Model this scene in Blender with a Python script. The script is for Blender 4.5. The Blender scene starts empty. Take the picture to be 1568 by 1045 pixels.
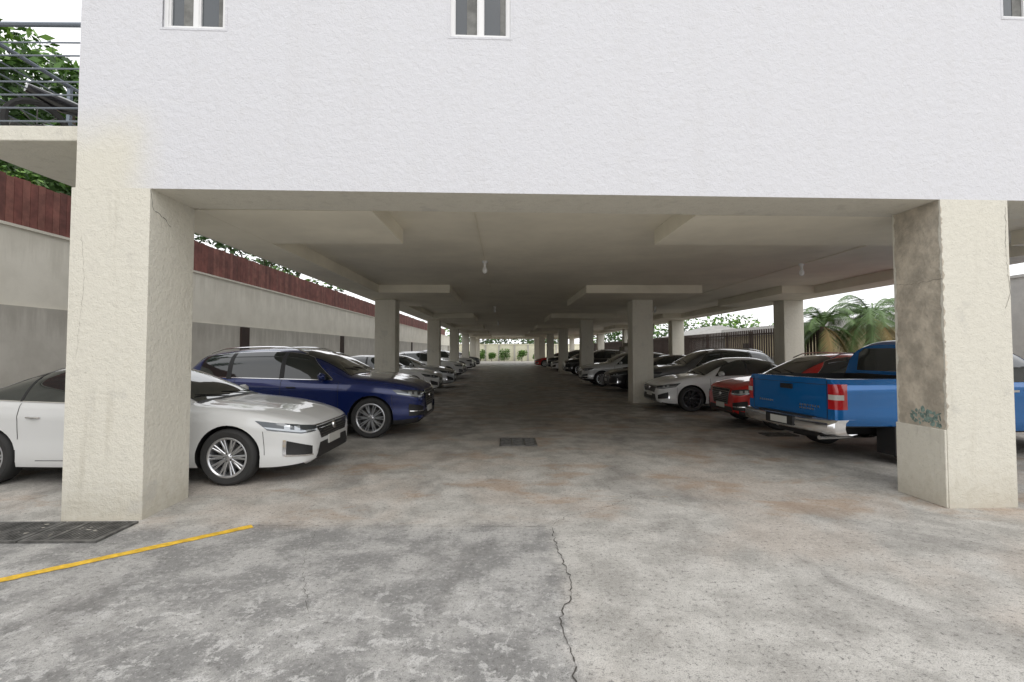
import bpy, bmesh, math, random
from mathutils import Vector, Matrix
from mathutils.bvhtree import BVHTree
R = random.Random(7)
sc = bpy.context.scene
rad = math.radians

# ------------------------------------------------------------------ materials
def N(nt, t, ins=None, **p):
    n = nt.nodes.new(t)
    for k, v in p.items(): setattr(n, k, v)
    if ins:
        for k, v in ins.items():
            if isinstance(v, bpy.types.NodeSocket): nt.links.new(v, n.inputs[k])
            else: n.inputs[k].default_value = v
    return n
def C(c): return (c[0], c[1], c[2], 1.0)
def mixc(nt, f, a, b, bt='MIX'):
    n = nt.nodes.new('ShaderNodeMix'); n.data_type = 'RGBA'; n.blend_type = bt
    for i, v in ((0, f), (6, a), (7, b)):
        if isinstance(v, bpy.types.NodeSocket): nt.links.new(v, n.inputs[i])
        elif i == 0: n.inputs[0].default_value = v
        else: n.inputs[i].default_value = C(v)
    return n.outputs[2]
def mth(nt, op, a, b=0.0, c=None, clamp=False):
    n = nt.nodes.new('ShaderNodeMath'); n.operation = op; n.use_clamp = clamp
    for i, v in enumerate((a, b, c)):
        if v is None: continue
        if isinstance(v, bpy.types.NodeSocket): nt.links.new(v, n.inputs[i])
        else: n.inputs[i].default_value = v
    return n.outputs[0]
def sstep(nt, v, a, b):
    n = nt.nodes.new('ShaderNodeMapRange'); n.interpolation_type = 'SMOOTHSTEP'
    nt.links.new(v, n.inputs[0]); n.inputs[1].default_value = a; n.inputs[2].default_value = b
    return n.outputs[0]
def noise(nt, co, s, d=4, r=.55, dist=0.0):
    return N(nt, 'ShaderNodeTexNoise', {'Vector': co, 'Scale': s, 'Detail': d, 'Roughness': r, 'Distortion': dist}).outputs[0]
def base(name):
    m = bpy.data.materials.new(name); m.use_nodes = True
    nt = m.node_tree; p = nt.nodes['Principled BSDF']
    return m, nt, p
def bump(nt, p, h, strength, dist):
    b = N(nt, 'ShaderNodeBump', {'Height': h, 'Strength': strength, 'Distance': dist})
    nt.links.new(b.outputs[0], p.inputs['Normal'])
def simple(name, col, rough=.6, metal=0.0, coat=0.0, var=0.0, vs=3.0, bs=0.0, bd=.004, bsc=40.0):
    m, nt, p = base(name)
    p.inputs['Base Color'].default_value = C(col)
    p.inputs['Roughness'].default_value = rough
    p.inputs['Metallic'].default_value = metal
    p.inputs['Coat Weight'].default_value = coat
    p.inputs['Coat Roughness'].default_value = .04
    co = None
    if var or bs: co = N(nt, 'ShaderNodeTexCoord').outputs['Object']
    if var:
        n1 = sstep(nt, noise(nt, co, vs, 4, .65), .3, .72)
        lo = tuple(c * (1 - var) for c in col); hi = tuple(min(1, c * (1 + var * .6)) for c in col)
        nt.links.new(mixc(nt, n1, lo, hi), p.inputs['Base Color'])
    if bs: bump(nt, p, noise(nt, co, bsc, 3, .65), bs, bd)
    return m

def stucco(name, facade=False):
    m, nt, p = base(name)
    co = N(nt, 'ShaderNodeTexCoord').outputs['Object']
    white = (.685, .688, .72); cream = (.71, .685, .60)
    sep = N(nt, 'ShaderNodeSeparateXYZ', {0: co})
    n1 = noise(nt, co, 1.2, 4, .6); n2 = noise(nt, co, 9, 4, .7)
    if facade:
        zz = mth(nt, 'ADD', sep.outputs[2], mth(nt, 'MULTIPLY', n1, .5))
        fz = sstep(nt, zz, 4.35, 3.7)
        fx = sstep(nt, mth(nt, 'ADD', sep.outputs[0], mth(nt, 'MULTIPLY', n1, .4)), 1.2, .6)
        f = mth(nt, 'MULTIPLY', fz, fx)
        col = mixc(nt, f, white, cream)
    else:
        col = mixc(nt, .0, cream, white)
    col = mixc(nt, mth(nt, 'MULTIPLY', sstep(nt, n2, .45, .75), .12 if facade else .25), col, (.55, .53, .48))
    if not facade:
        g = mth(nt, 'MULTIPLY', sstep(nt, mth(nt, 'ADD', sep.outputs[2], mth(nt, 'MULTIPLY', n2, .9)), .95, .3), .55)
        col = mixc(nt, g, col, (.42, .38, .30))
        st = sstep(nt, noise(nt, N(nt, 'ShaderNodeMapping', {0: co, 3: (7, 7, .6)}).outputs[0], 1, 4, .65), .52, .75)
        col = mixc(nt, mth(nt, 'MULTIPLY', st, .34), col, (.46, .43, .35))
        bl = sstep(nt, noise(nt, co, 2.2, 4, .6), .60, .70)
        col = mixc(nt, mth(nt, 'MULTIPLY', bl, .28), col, (.42, .41, .39))
        sp = sstep(nt, noise(nt, co, 45, 3, .7), .60, .70)
        col = mixc(nt, mth(nt, 'MULTIPLY', sp, .5), col, (.42, .40, .34))
    else:
        st = sstep(nt, noise(nt, N(nt, 'ShaderNodeMapping', {0: co, 3: (3, 3, .25)}).outputs[0], 1, 3, .6), .5, .8)
        col = mixc(nt, mth(nt, 'MULTIPLY', st, .15), col, (.52, .50, .48))
    nt.links.new(col, p.inputs['Base Color'])
    p.inputs['Roughness'].default_value = .85
    a = noise(nt, co, 15, 4, .62, .35); b = noise(nt, co, 70, 2, .6)
    h = mth(nt, 'ADD', a, mth(nt, 'MULTIPLY', b, .4))
    bump(nt, p, h, .75, .015)
    return m

def old_wall(name, col, dark, ztop):
    m, nt, p = base(name)
    co = N(nt, 'ShaderNodeTexCoord').outputs['Object']
    z = N(nt, 'ShaderNodeSeparateXYZ', {0: co}).outputs[2]
    n1 = noise(nt, co, 1.3, 5, .65); st = noise(nt, N(nt, 'ShaderNodeMapping', {0: co, 3: (1, 3.5, .35)}).outputs[0], 1.2, 5, .7)
    c = mixc(nt, mth(nt, 'MULTIPLY', sstep(nt, n1, .35, .7), .3), col, dark)
    top = sstep(nt, mth(nt, 'ADD', z, mth(nt, 'MULTIPLY', mth(nt, 'SUBTRACT', st, .5), 2.2)), ztop - .65, ztop + .05)
    c = mixc(nt, mth(nt, 'MULTIPLY', top, .45), c, dark)
    low = sstep(nt, mth(nt, 'ADD', z, n1), 1.3, .5)
    c = mixc(nt, mth(nt, 'MULTIPLY', low, .35), c, dark)
    nt.links.new(c, p.inputs['Base Color']); p.inputs['Roughness'].default_value = .92
    bump(nt, p, noise(nt, co, 15, 4, .65), .4, .006)
    return m

def ground_mat():
    m, nt, p = base('concrete_ground')
    co = N(nt, 'ShaderNodeTexCoord').outputs['Object']
    sep = N(nt, 'ShaderNodeSeparateXYZ', {0: co}); X, Y = sep.outputs[0], sep.outputs[1]
    nb = noise(nt, co, .55, 3, .6, .4); nm = noise(nt, co, 2.2, 6, .66, .2)
    ng = noise(nt, co, 30, 5, .8); nf = noise(nt, co, 130, 2, .7)
    wob = mth(nt, 'MULTIPLY', mth(nt, 'SUBTRACT', nb, .5), 2.2)
    wob2 = mth(nt, 'MULTIPLY', mth(nt, 'SUBTRACT', nm, .5), .35)
    right = mixc(nt, sstep(nt, nm, .34, .66), (.40, .385, .355), (.62, .60, .56))
    right = mixc(nt, mth(nt, 'MULTIPLY', sstep(nt, nb, .47, .60), .40), right, (.55, .46, .385))
    left = mixc(nt, sstep(nt, nm, .40, .62), (.26, .256, .247), (.46, .45, .43))
    blot = sstep(nt, noise(nt, co, 6.5, 5, .74, .5), .53, .60)
    bl = sstep(nt, mth(nt, 'ADD', Y, mth(nt, 'MULTIPLY', wob, .8)), 3.9, 2.7)
    left = mixc(nt, mth(nt, 'MULTIPLY', blot, mth(nt, 'ADD', .12, mth(nt, 'MULTIPLY', bl, .6))), left, (.64, .63, .61))
    fx = sstep(nt, mth(nt, 'ADD', X, wob2), .50, .30)
    fy = sstep(nt, mth(nt, 'ADD', Y, wob2), 4.65, 4.35)
    out = mixc(nt, mth(nt, 'MULTIPLY', fx, fy), right, left)
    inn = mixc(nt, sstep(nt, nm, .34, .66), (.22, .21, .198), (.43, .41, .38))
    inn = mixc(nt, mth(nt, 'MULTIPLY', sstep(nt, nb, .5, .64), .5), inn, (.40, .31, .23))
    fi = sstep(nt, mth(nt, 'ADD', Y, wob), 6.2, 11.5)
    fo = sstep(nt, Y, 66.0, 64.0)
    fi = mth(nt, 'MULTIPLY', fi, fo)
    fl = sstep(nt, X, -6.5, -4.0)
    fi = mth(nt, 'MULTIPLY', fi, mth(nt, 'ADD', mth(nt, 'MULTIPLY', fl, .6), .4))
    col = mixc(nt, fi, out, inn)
    gout = mth(nt, 'SUBTRACT', 1.0, mth(nt, 'MULTIPLY', fi, .8))
    col = mixc(nt, mth(nt, 'MULTIPLY', mth(nt, 'MULTIPLY', sstep(nt, ng, .55, .64), .5), gout), col, (.72, .70, .67))
    col = mixc(nt, mth(nt, 'MULTIPLY', mth(nt, 'MULTIPLY', sstep(nt, ng, .46, .36), .8), gout), col, (.14, .136, .128))
    col = mixc(nt, mth(nt, 'MULTIPLY', mth(nt, 'MULTIPLY', sstep(nt, nf, .47, .38), .55), gout), col, (.15, .145, .138))
    vo = N(nt, 'ShaderNodeTexVoronoi', {'Vector': co, 'Scale': 11.0, 'Randomness': 1.0}).outputs[0]
    pit = mth(nt, 'MULTIPLY', mth(nt, 'MULTIPLY', sstep(nt, vo, .10, .04), sstep(nt, nm, .5, .6)), gout)
    col = mixc(nt, mth(nt, 'MULTIPLY', pit, .7), col, (.10, .097, .09))
    oil = sstep(nt, noise(nt, N(nt, 'ShaderNodeMapping', {0: co, 3: (1, .6, 1)}).outputs[0], .9, 5, .66, .6), .52, .66)
    col = mixc(nt, mth(nt, 'MULTIPLY', oil, mth(nt, 'ADD', .34, mth(nt, 'MULTIPLY', fi, .26))), col, (.13, .122, .115))
    rust = mth(nt, 'MULTIPLY', sstep(nt, noise(nt, N(nt, 'ShaderNodeMapping', {0: co, 1: (7, 3, 0), 3: (.6, 1, 1)}).outputs[0], 1.3, 5, .66, .3), .52, .64), sstep(nt, Y, 4.3, 5.0))
    col = mixc(nt, mth(nt, 'MULTIPLY', rust, .46), col, (.38, .245, .145))
    # broad damp patches down the driveway
    cx = mth(nt, 'ABSOLUTE', mth(nt, 'ADD', mth(nt, 'SUBTRACT', X, .25), wob))
    wet = mth(nt, 'MULTIPLY', sstep(nt, mth(nt, 'ADD', cx, mth(nt, 'MULTIPLY', wob2, 4.0)), 1.9, .6), mth(nt, 'MULTIPLY', sstep(nt, Y, 8.5, 13.5), fo))
    wet = mth(nt, 'MULTIPLY', wet, sstep(nt, nm, .40, .56))
    col = mixc(nt, mth(nt, 'MULTIPLY', wet, .55), col, (.10, .096, .09))
    nt.links.new(col, p.inputs['Base Color'])
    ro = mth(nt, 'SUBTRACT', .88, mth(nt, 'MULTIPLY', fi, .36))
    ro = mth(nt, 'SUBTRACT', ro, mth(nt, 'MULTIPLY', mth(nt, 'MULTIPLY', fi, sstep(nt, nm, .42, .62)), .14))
    ro = mth(nt, 'SUBTRACT', ro, mth(nt, 'MULTIPLY', wet, .06))
    nt.links.new(ro, p.inputs['Roughness'])
    h = mth(nt, 'MULTIPLY', mth(nt, 'ADD', ng, mth(nt, 'MULTIPLY', nf, .5)), mth(nt, 'SUBTRACT', 1.0, mth(nt, 'MULTIPLY', fi, .94)))
    bump(nt, p, h, .65, .012)
    return m

M = {}
M['facade'] = stucco('white_stucco', True)
M['cream'] = stucco('cream_stucco')
M['ceil'] = simple('ceiling_paint', (.84, .795, .67), .8, var=.09, vs=.8)
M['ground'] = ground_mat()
M['upvc'] = simple('white_window_frame', (.82, .82, .82), .35)
M['winglass'] = simple('window_glass', (.07, .08, .09), .06, coat=.6)
M['curtain'] = simple('curtain_cloth', (.20, .20, .19), .9, var=.3, vs=8)
M['rwall_up'] = old_wall('wall_plaster', (.80, .77, .68), (.52, .49, .41), 3.75)
M['rwall_lo'] = old_wall('wall_concrete', (.62, .60, .545), (.30, .28, .24), 2.38)
M['stain'] = simple('stained_concrete', (.36, .34, .30), .92, var=.4, vs=2.5, bs=.4, bsc=15)
M['brown'] = simple('brown_paint', (.045, .028, .022), .7, var=.2)
M['wood1'] = simple('fence_wood_a', (.19, .066, .052), .75, var=.35, vs=4)
M['wood2'] = simple('fence_wood_b', (.15, .055, .044), .75, var=.35, vs=4)
M['wood3'] = simple('fence_wood_c', (.22, .088, .068), .75, var=.35, vs=4)
M['bare'] = simple('bare_concrete', (.54, .485, .40), .95, var=.3, vs=5, bs=.8, bd=.015, bsc=18)
M['teal'] = simple('teal_paint', (.22, .31, .28), .9, var=.5, vs=25)
M['dark'] = simple('dark_crack', (.08, .074, .066), .95)
M['hair'] = simple('hairline_crack', (.22, .20, .17), .95)
M['yellow'] = simple('yellow_road_paint', (.80, .50, .04), .75, var=.3, vs=14, bs=.4, bsc=60)
M['iron'] = simple('cast_iron', (.13, .127, .12), .65, .1, var=.5, vs=10)
M['steel'] = simple('railing_steel', (.20, .23, .27), .4, .6)
M['black'] = simple('black_plastic', (.015, .015, .016), .5)
M['seam'] = simple('panel_gap', (.01, .01, .01), .7)
M['carglass'] = simple('car_glass', (.014, .019, .019), .03, coat=1)
M['chrome'] = simple('chrome', (.75, .75, .76), .12, 1.0)
M['alloy'] = simple('alloy_wheel', (.60, .61, .63), .28, .85)
M['dalloy'] = simple('dark_alloy_wheel', (.10, .10, .11), .3, .8)
M['tyre'] = simple('tyre_rubber', (.032, .032, .032), .8, bs=.3, bsc=80)
M['lamp'] = simple('headlamp_glass', (.42, .45, .48), .08, .5, coat=1)
M['lampd'] = simple('headlamp_dark', (.06, .07, .08), .08, .4, coat=1)
M['tail'] = simple('tail_lamp', (.45, .012, .015), .12, coat=1)
M['plate'] = simple('number_plate', (.50, .50, .47), .4)
M['bulb'] = simple('bulb_glass', (.85, .85, .85), .15, coat=.5)
M['leaf1'] = simple('leaf_dark', (.04, .09, .018), .5)
M['leaf2'] = simple('leaf_mid', (.085, .19, .03), .5)
M['leaf3'] = simple('leaf_light', (.17, .31, .055), .5)
M['bark'] = simple('bark', (.13, .10, .07), .9, var=.4, vs=6, bs=.8, bsc=15)
M['palmleaf'] = simple('palm_leaf', (.13, .22, .07), .45)
M['dry'] = simple('dry_palm_leaf', (.34, .25, .11), .8)
M['housewall'] = simple('house_wall', (.62, .54, .36), .85, var=.1)
M['parapet'] = simple('white_parapet', (.66, .65, .62), .85, var=.1)
M['roof'] = simple('roof_sheet', (.36, .35, .33), .7, var=.2, vs=4)
M['endwall'] = simple('cream_wall', (.82, .80, .62), .85, var=.1, vs=1)
M['grass'] = simple('soil_grass', (.07, .09, .03), .95, var=.5, vs=5)

def paint(name, col, metal=.0, rough=.3):
    m, nt, p = base(name)
    p.inputs['Base Color'].default_value = C(col); p.inputs['Metallic'].default_value = metal
    p.inputs['Roughness'].default_value = rough; p.inputs['Coat Weight'].default_value = 1.0
    p.inputs['Coat Roughness'].default_value = .03
    return m
P = dict(white=paint('pearl_white_paint', (.68, .69, .69), 0, .35), navy=paint('navy_paint', (.007, .021, .13), .35, .25),
         blue=paint('bright_blue_paint', (.003, .15, .46), .4, .24), red=paint('red_paint', (.55, .015, .012), .2, .3),
         silver=paint('silver_paint', (.50, .51, .52), .6, .35), grey=paint('grey_paint', (.14, .145, .15), .5, .3),
         black=paint('black_paint', (.015, .015, .017), .1, .3), lsilver=paint('light_silver_paint', (.60, .61, .61), .4, .35))

# ------------------------------------------------------------------ mesh builder
class MB:
    def __init__(s): s.v = []; s.f = []; s.m = []
    def face(s, pts, mi=0):
        i = len(s.v); s.v += [tuple(p) for p in pts]; s.f.append(tuple(range(i, i + len(pts)))); s.m.append(mi)
    def box(s, x0, x1, y0, y1, z0, z1, mi=0, mx=None):
        i = len(s.v)
        pts = [(x0, y0, z0), (x1, y0, z0), (x1, y1, z0), (x0, y1, z0), (x0, y0, z1), (x1, y0, z1), (x1, y1, z1), (x0, y1, z1)]
        if mx is not None: pts = [tuple(mx @ Vector(p)) for p in pts]
        s.v += pts
        for f in ((3, 2, 1, 0), (4, 5, 6, 7), (0, 1, 5, 4), (1, 2, 6, 5), (2, 3, 7, 6), (3, 0, 4, 7)):
            s.f.append(tuple(i + k for k in f)); s.m.append(mi)
    def tube(s, pts, rr, seg=8, mi=0, cap=True):
        pts = [Vector(p) for p in pts]; rings = []
        for k, p in enumerate(pts):
            d = (pts[min(k + 1, len(pts) - 1)] - pts[max(k - 1, 0)]).normalized()
            a = d.orthogonal().normalized() if k == 0 else (pa - d * pa.dot(d)).normalized()
            pa = a; b = d.cross(a); i = len(s.v); r = rr[k] if hasattr(rr, '__len__') else rr
            for j in range(seg):
                t = 2 * math.pi * j / seg
                s.v.append(tuple(p + (a * math.cos(t) + b * math.sin(t)) * r))
            rings.append(i)
        for k in range(len(rings) - 1):
            for j in range(seg):
                j2 = (j + 1) % seg
                s.f.append((rings[k] + j, rings[k] + j2, rings[k + 1] + j2, rings[k + 1] + j)); s.m.append(mi)
        if cap:
            s.f.append(tuple(rings[0] + j for j in reversed(range(seg)))); s.m.append(mi)
            s.f.append(tuple(rings[-1] + j for j in range(seg))); s.m.append(mi)
    def lathe(s, prof, seg, mi, c=(0, 0, 0), axis='y'):
        i0 = len(s.v); n = len(prof)
        for j in range(seg):
            t = 2 * math.pi * j / seg
            for r, y in prof:
                if axis == 'y': s.v.append((c[0] + r * math.cos(t), c[1] + y, c[2] + r * math.sin(t)))
                else: s.v.append((c[0] + r * math.cos(t), c[1] + r * math.sin(t), c[2] + y))
        for j in range(seg):
            j2 = (j + 1) % seg
            for k in range(n - 1):
                s.f.append((i0 + j * n + k, i0 + j2 * n + k, i0 + j2 * n + k + 1, i0 + j * n + k + 1)); s.m.append(mi)
    def mesh(s, name, mats, smooth=None):
        me = bpy.data.meshes.new(name); me.from_pydata(s.v, [], s.f)
        for m in mats: me.materials.append(m)
        me.polygons.foreach_set('material_index', s.m)
        if smooth is not None:
            me.polygons.foreach_set('use_smooth', [True] * len(s.f)); me.set_sharp_from_angle(angle=rad(smooth))
        me.update(); return me
    def obj(s, name, mats, parent=None, smooth=None, bevel=0):
        o = bpy.data.objects.new(name, s.mesh(name, mats, smooth)); sc.collection.objects.link(o)
        if parent: o.parent = parent
        if bevel:
            b = o.modifiers.new('bevel', 'BEVEL'); b.width = bevel; b.segments = 2; b.limit_method = 'ANGLE'
        return o
def empty(name, loc=(0, 0, 0), rz=0.0):
    e = bpy.data.objects.new(name, None); sc.collection.objects.link(e); e.location = loc; e.rotation_euler[2] = rz
    e.empty_display_size = .3; return e

# ------------------------------------------------------------------ ground
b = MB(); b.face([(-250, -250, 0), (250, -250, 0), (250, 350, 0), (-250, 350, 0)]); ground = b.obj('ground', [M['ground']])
def crack(name, pts, w, step=.035, jit=.014, seed=1):
    r = random.Random(seed); q = []
    for a, c in zip(pts[:-1], pts[1:]):
        a = Vector(a); c = Vector(c); n = max(2, int((c - a).length / step)); d = (c - a).normalized(); pr = Vector((-d.y, d.x))
        for k in range(n): q.append(a.lerp(c, k / n) + pr * r.uniform(-jit, jit))
    b = MB()
    for a, c in zip(q[:-1], q[1:]):
        d = (c - a).normalized(); pr = Vector((-d.y, d.x)); w0 = w * r.uniform(.2, 1.25)
        b.face([(a.x - pr.x * w0, a.y - pr.y * w0, .004), (c.x - pr.x * w0, c.y - pr.y * w0, .004), (c.x + pr.x * w0, c.y + pr.y * w0, .004), (a.x + pr.x * w0, a.y + pr.y * w0, .004)])
    return b.obj(name, [M['dark']], ground)
crack('crack_main', [(.43, 4.45), (.42, 4.0), (.46, 3.5), (.43, 3.2), (.33, 2.95), (.35, 2.5), (.30, 2.1), (.34, 1.2), (.3, -1)], .0038, seed=3)
crack('joint_cross', [(-2.3, 4.52), (-1.2, 4.48), (.43, 4.45)], .0020, jit=.012, seed=4)
crack('crack_branch', [(.43, 4.45), (.62, 4.75), (1.0, 4.95), (1.6, 5.5)], .0020, jit=.02, seed=5)
crack('crack_side', [(-1.7, 4.5), (-1.55, 3.8), (-1.2, 3.0)], .0012, jit=.015, seed=6)
crack('joint_threshold', [(-3.4, 6.05), (-1, 6.1), (1.5, 6.05), (4.4, 6.2)], .0018, jit=.015, seed=19)

b = MB()
a = Vector((-2.30, 4.50)); c = Vector((-5.2, 2.05)); d = (c - a).normalized(); pr = Vector((-d.y, d.x)); n = 90
rr = random.Random(5); prev = None
for k in range(n + 1):
    q = a.lerp(c, k / n); w1 = .046 + rr.uniform(-.006, .003); w2 = .046 + rr.uniform(-.006, .003)
    cur = ((q + pr * w1), (q - pr * w2))
    if prev: b.face([(prev[0].x, prev[0].y, .004), (cur[0].x, cur[0].y, .004), (cur[1].x, cur[1].y, .004), (prev[1].x, prev[1].y, .004)])
    prev = cur
b.obj('painted_line', [M['yellow']])

def grate(name, x0, x1, y0, y1, nb, along='y'):
    b = MB(); b.box(x0 + .01, x1 - .01, y0 + .01, y1 - .01, .003, .006, 1)
    for (q0, q1, r0, r1) in ((x0, x1, y0, y0 + .03), (x0, x1, y1 - .03, y1), (x0, x0 + .03, y0 + .03, y1 - .03), (x1 - .03, x1, y0 + .03, y1 - .03)):
        b.box(q0, q1, r0, r1, .002, .02, 0)
    for k in range(nb):
        t = (k + .5) / nb
        if along == 'y':
            x = x0 + .03 + (x1 - x0 - .06) * t; b.box(x - .008, x + .008, y0 + .03, y1 - .03, .0065, .018, 0)
        else:
            y = y0 + .03 + (y1 - y0 - .06) * t; b.box(x0 + .03, x1 - .03, y - .008, y + .008, .0065, .018, 0)
    for k in range(1, 3):
        t = k / 3
        x = x0 + (x1 - x0) * t; b.box(x - .012, x + .012, y0 + .03, y1 - .03, .0065, .0205, 0)
    rg = random.Random(int(abs(x0) * 100))
    for _ in range(14):
        cx = rg.uniform(x0 + .06, x1 - .06); cy = rg.uniform(y0 + .06, y1 - .06); s = rg.uniform(.008, .028)
        b.face([(cx + s * math.cos(t) * rg.uniform(.6, 1), cy + s * .7 * math.sin(t) * rg.uniform(.6, 1), .0215) for t in (0, 1, 2, 3, 4, 5)], 2)
    return b.obj(name, [M['iron'], M['black'], M['stain']])
grate('drain_grate', -4.85, -4.06, 4.13, 4.60, 20)
grate('drain_grate', -4.04, -3.40, 4.13, 4.60, 17)
grate('drain_grate', -.09, .55, 8.15, 8.85, 12, 'x')
grate('drain_grate', 4.9, 5.5, 9.0, 9.35, 12)

# ------------------------------------------------------------------ building
ZB, ZC = 3.17, 3.39
bld = empty('parking_building')
fa = rad(1.6); FO = Vector((-4.22, 4.66, 0))
fac = empty('facade', FO, fa); fac.parent = bld
def wall_holes(x0, x1, z0, z1, holes, T):
    xs = sorted({x0, x1} | {h[0] for h in holes} | {h[1] for h in holes}); zs = sorted({z0, z1} | {h[2] for h in holes} | {h[3] for h in holes})
    b = MB()
    for i in range(len(xs) - 1):
        for j in range(len(zs) - 1):
            cx, cz = (xs[i] + xs[i + 1]) / 2, (zs[j] + zs[j + 1]) / 2
            if any(h[0] < cx < h[1] and h[2] < cz < h[3] for h in holes): continue
            b.face([(xs[i], 0, zs[j]), (xs[i + 1], 0, zs[j]), (xs[i + 1], 0, zs[j + 1]), (xs[i], 0, zs[j + 1])])
    for h in holes:
        b.face([(h[0], 0, h[2]), (h[0], T, h[2]), (h[0], T, h[3]), (h[0], 0, h[3])]); b.face([(h[1], 0, h[2]), (h[1], T, h[2]), (h[1], T, h[3]), (h[1], 0, h[3])])
        b.face([(h[0], 0, h[2]), (h[1], 0, h[2]), (h[1], T, h[2]), (h[0], T, h[2])]); b.face([(h[0], 0, h[3]), (h[1], 0, h[3]), (h[1], T, h[3]), (h[0], T, h[3])])
    b.face([(x0, 0, z0), (x0, T, z0), (x0, T, z1), (x0, 0, z1)]); b.face([(x1, 0, z0), (x1, T, z0), (x1, T, z1), (x1, 0, z1)])
    b.face([(x0, 0, z0), (x1, 0, z0), (x1, T, z0), (x0, T, z0)], 1); b.face([(x0, 0, z1), (x1, 0, z1), (x1, T, z1), (x0, T, z1)])
    return b
WINS = [(.86, 1.46, 4.77, 5.95), (3.67, 4.28, 4.76, 5.97), (9.50, 10.15, 5.13, 6.2), (6.7, 7.33, 7.6, 8.8), (.87, 1.49, 7.6, 8.8), (3.66, 4.29, 7.6, 8.8)]
b = wall_holes(0.09, 13.6, ZB, 10, WINS, .12); b.obj('front_wall', [M['facade'], M['cream']], fac)
b = MB(); b.box(.09, 13.6, .122, .66, ZB, 3.6, 0); b.obj('front_beam', [M['cream']], fac)
for k, w in enumerate(WINS):
    x0, x1, z0, z1 = w; b = MB(); t = .035
    y0, y1 = .03, .09
    b.box(x0, x1, y0, y1, z0, z0 + t); b.box(x0, x1, y0, y1, z1 - t, z1); b.box(x0, x0 + t, y0, y1, z0 + t, z1 - t); b.box(x1 - t, x1, y0, y1, z0 + t, z1 - t)
    xm = (x0 + x1) / 2; b.box(xm - .022, xm + .022, y0 + .01, y1, z0 + t, z1 - t)
    for (q0, q1) in ((x0 + t, xm - .022), (xm + .022, x1 - t)):
        b.box(q0, q0 + .014, y0 + .02, y1 - .01, z0 + t, z1 - t); b.box(q1 - .014, q1, y0 + .02, y1 - .01, z0 + t, z1 - t)
        b.box(q0 + .014, q1 - .014, y0 + .02, y1 - .01, z0 + t, z0 + t + .016)
    b.box(x0 + .01, x1 - .01, .075, .08, z0 + t, z1 - t, 1)
    b.box(xm - .02 - .12, xm - .024, .071, .0745, z0 + t + .02, z1 - t, 3); b.box(xm + .20, x1 - t - .015, .071, .0745, z0 + t + .02, z1 - t, 3)
    s = .022; b.box(x0 - s, x0, -.004, .02, z0 - s, z1 + s, 2); b.box(x1, x1 + s, -.004, .02, z0 - s, z1 + s, 2); b.box(x0, x1, -.004, .029, z0 - s, z0 - .001, 2)
    b.obj('window_%d' % k, [M['upvc'], M['winglass'], M['facade'], M['curtain']], fac)
def column(name, x0, x1, y0, y1, z1=ZB, par=bld, bev=.02):
    b = MB(); b.box(x0, x1, y0, y1, 0, z1); return b.obj(name, [M['cream']], par, bevel=bev)
CB0, CB1 = 8.74, 9.47
column('front_column_a', 0.055, .79, -.002, .70, ZB + .0, fac, 0)
column('front_column_b', CB0, CB1, -.002, .60, ZB + .0, fac, 0)
column('front_column_c', 12.85, 13.55, -.002, .6, ZB, fac, 0)
def ragged(name, f, u0, u1, z0, z1, mat, seed, par, amp=.02):
    r = random.Random(seed); nn = 40; b = MB(); L = []; Rr = []
    for k in range(nn + 1):
        z = z0 + (z1 - z0) * k / nn
        L.append((u0 + r.uniform(0, amp), z)); Rr.append((u1 - r.uniform(0, amp), z))
    for k in range(nn):
        b.face([f(*L[k]), f(*Rr[k]), f(*Rr[k + 1]), f(*L[k + 1])])
    return b.obj(name, [mat], par)
ragged('bare_patch', lambda u, z: (CB0 - .004, u, z), .0, .585, .78, 3.165, M['bare'], 2, fac, .03)
r = random.Random(44); b = MB(); z = .8
while z < 3.1:
    h = r.uniform(.03, .12); w = r.uniform(.004, .028)
    b.face([(CB0 - .001, -.0045, z), (CB0 + w * .6, -.0045, z + h * .2), (CB0 + w, -.0045, z + h * .55), (CB0 + w * .4, -.0045, z + h * .85), (CB0 - .001, -.0045, z + h)]); z += h * r.uniform(.9, 1.8)
b.obj('chipped_edge', [M['bare']], fac)
b = MB(); b.box(CB0 - .025, CB0 - .0005, .0, .60, .0, .79); b.obj('column_base_plaster', [M['cream']], fac, bevel=.008)
r = random.Random(11); b = MB()
for k in range(46):
    u = r.uniform(.06, .42); z = .82 + r.uniform(0, .17) * (1 - abs(u - .25) * 1.6); w = r.uniform(.008, .042); h = r.uniform(.008, .03); a = r.uniform(0, 3)
    pts = []
    for j in range(6):
        t = j * math.pi / 3; du = w * math.cos(t) * r.uniform(.6, 1.1); dz = h * math.sin(t) * r.uniform(.6, 1.1)
        pts.append((CB0 - .006 - k * .00005, u + du * math.cos(a) - dz * math.sin(a), z + du * math.sin(a) + dz * math.cos(a)))
    b.face(pts)
b.obj('teal_marking', [M['teal']], fac)
def vcrack(name, f, pts, w, seed, par, mat='hair'):
    r = random.Random(seed); q = []
    for a, c in zip(pts[:-1], pts[1:]):
        n = max(2, int(math.dist(a, c) / .03))
        for k in range(n): q.append((a[0] + (c[0] - a[0]) * k / n + r.uniform(-.008, .008), a[1] + (c[1] - a[1]) * k / n + r.uniform(-.008, .008)))
    b = MB()
    for a, c in zip(q[:-1], q[1:]):
        w0 = w * r.uniform(.4, 1.3); L = math.dist(a, c) or 1; px, pz = -(c[1] - a[1]) / L * w0, (c[0] - a[0]) / L * w0
        b.face([f(a[0] - px, a[1] - pz), f(c[0] - px, c[1] - pz), f(c[0] + px, c[1] + pz), f(a[0] + px, a[1] + pz)])
    b.obj(name, [M[mat]], par)
vcrack('column_crack_a', lambda u, z: (.792, u, z), [(.0, 3.15), (.04, 2.98), (.22, 2.93), (.33, 2.85)], .003, 1, fac, 'dark')
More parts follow.
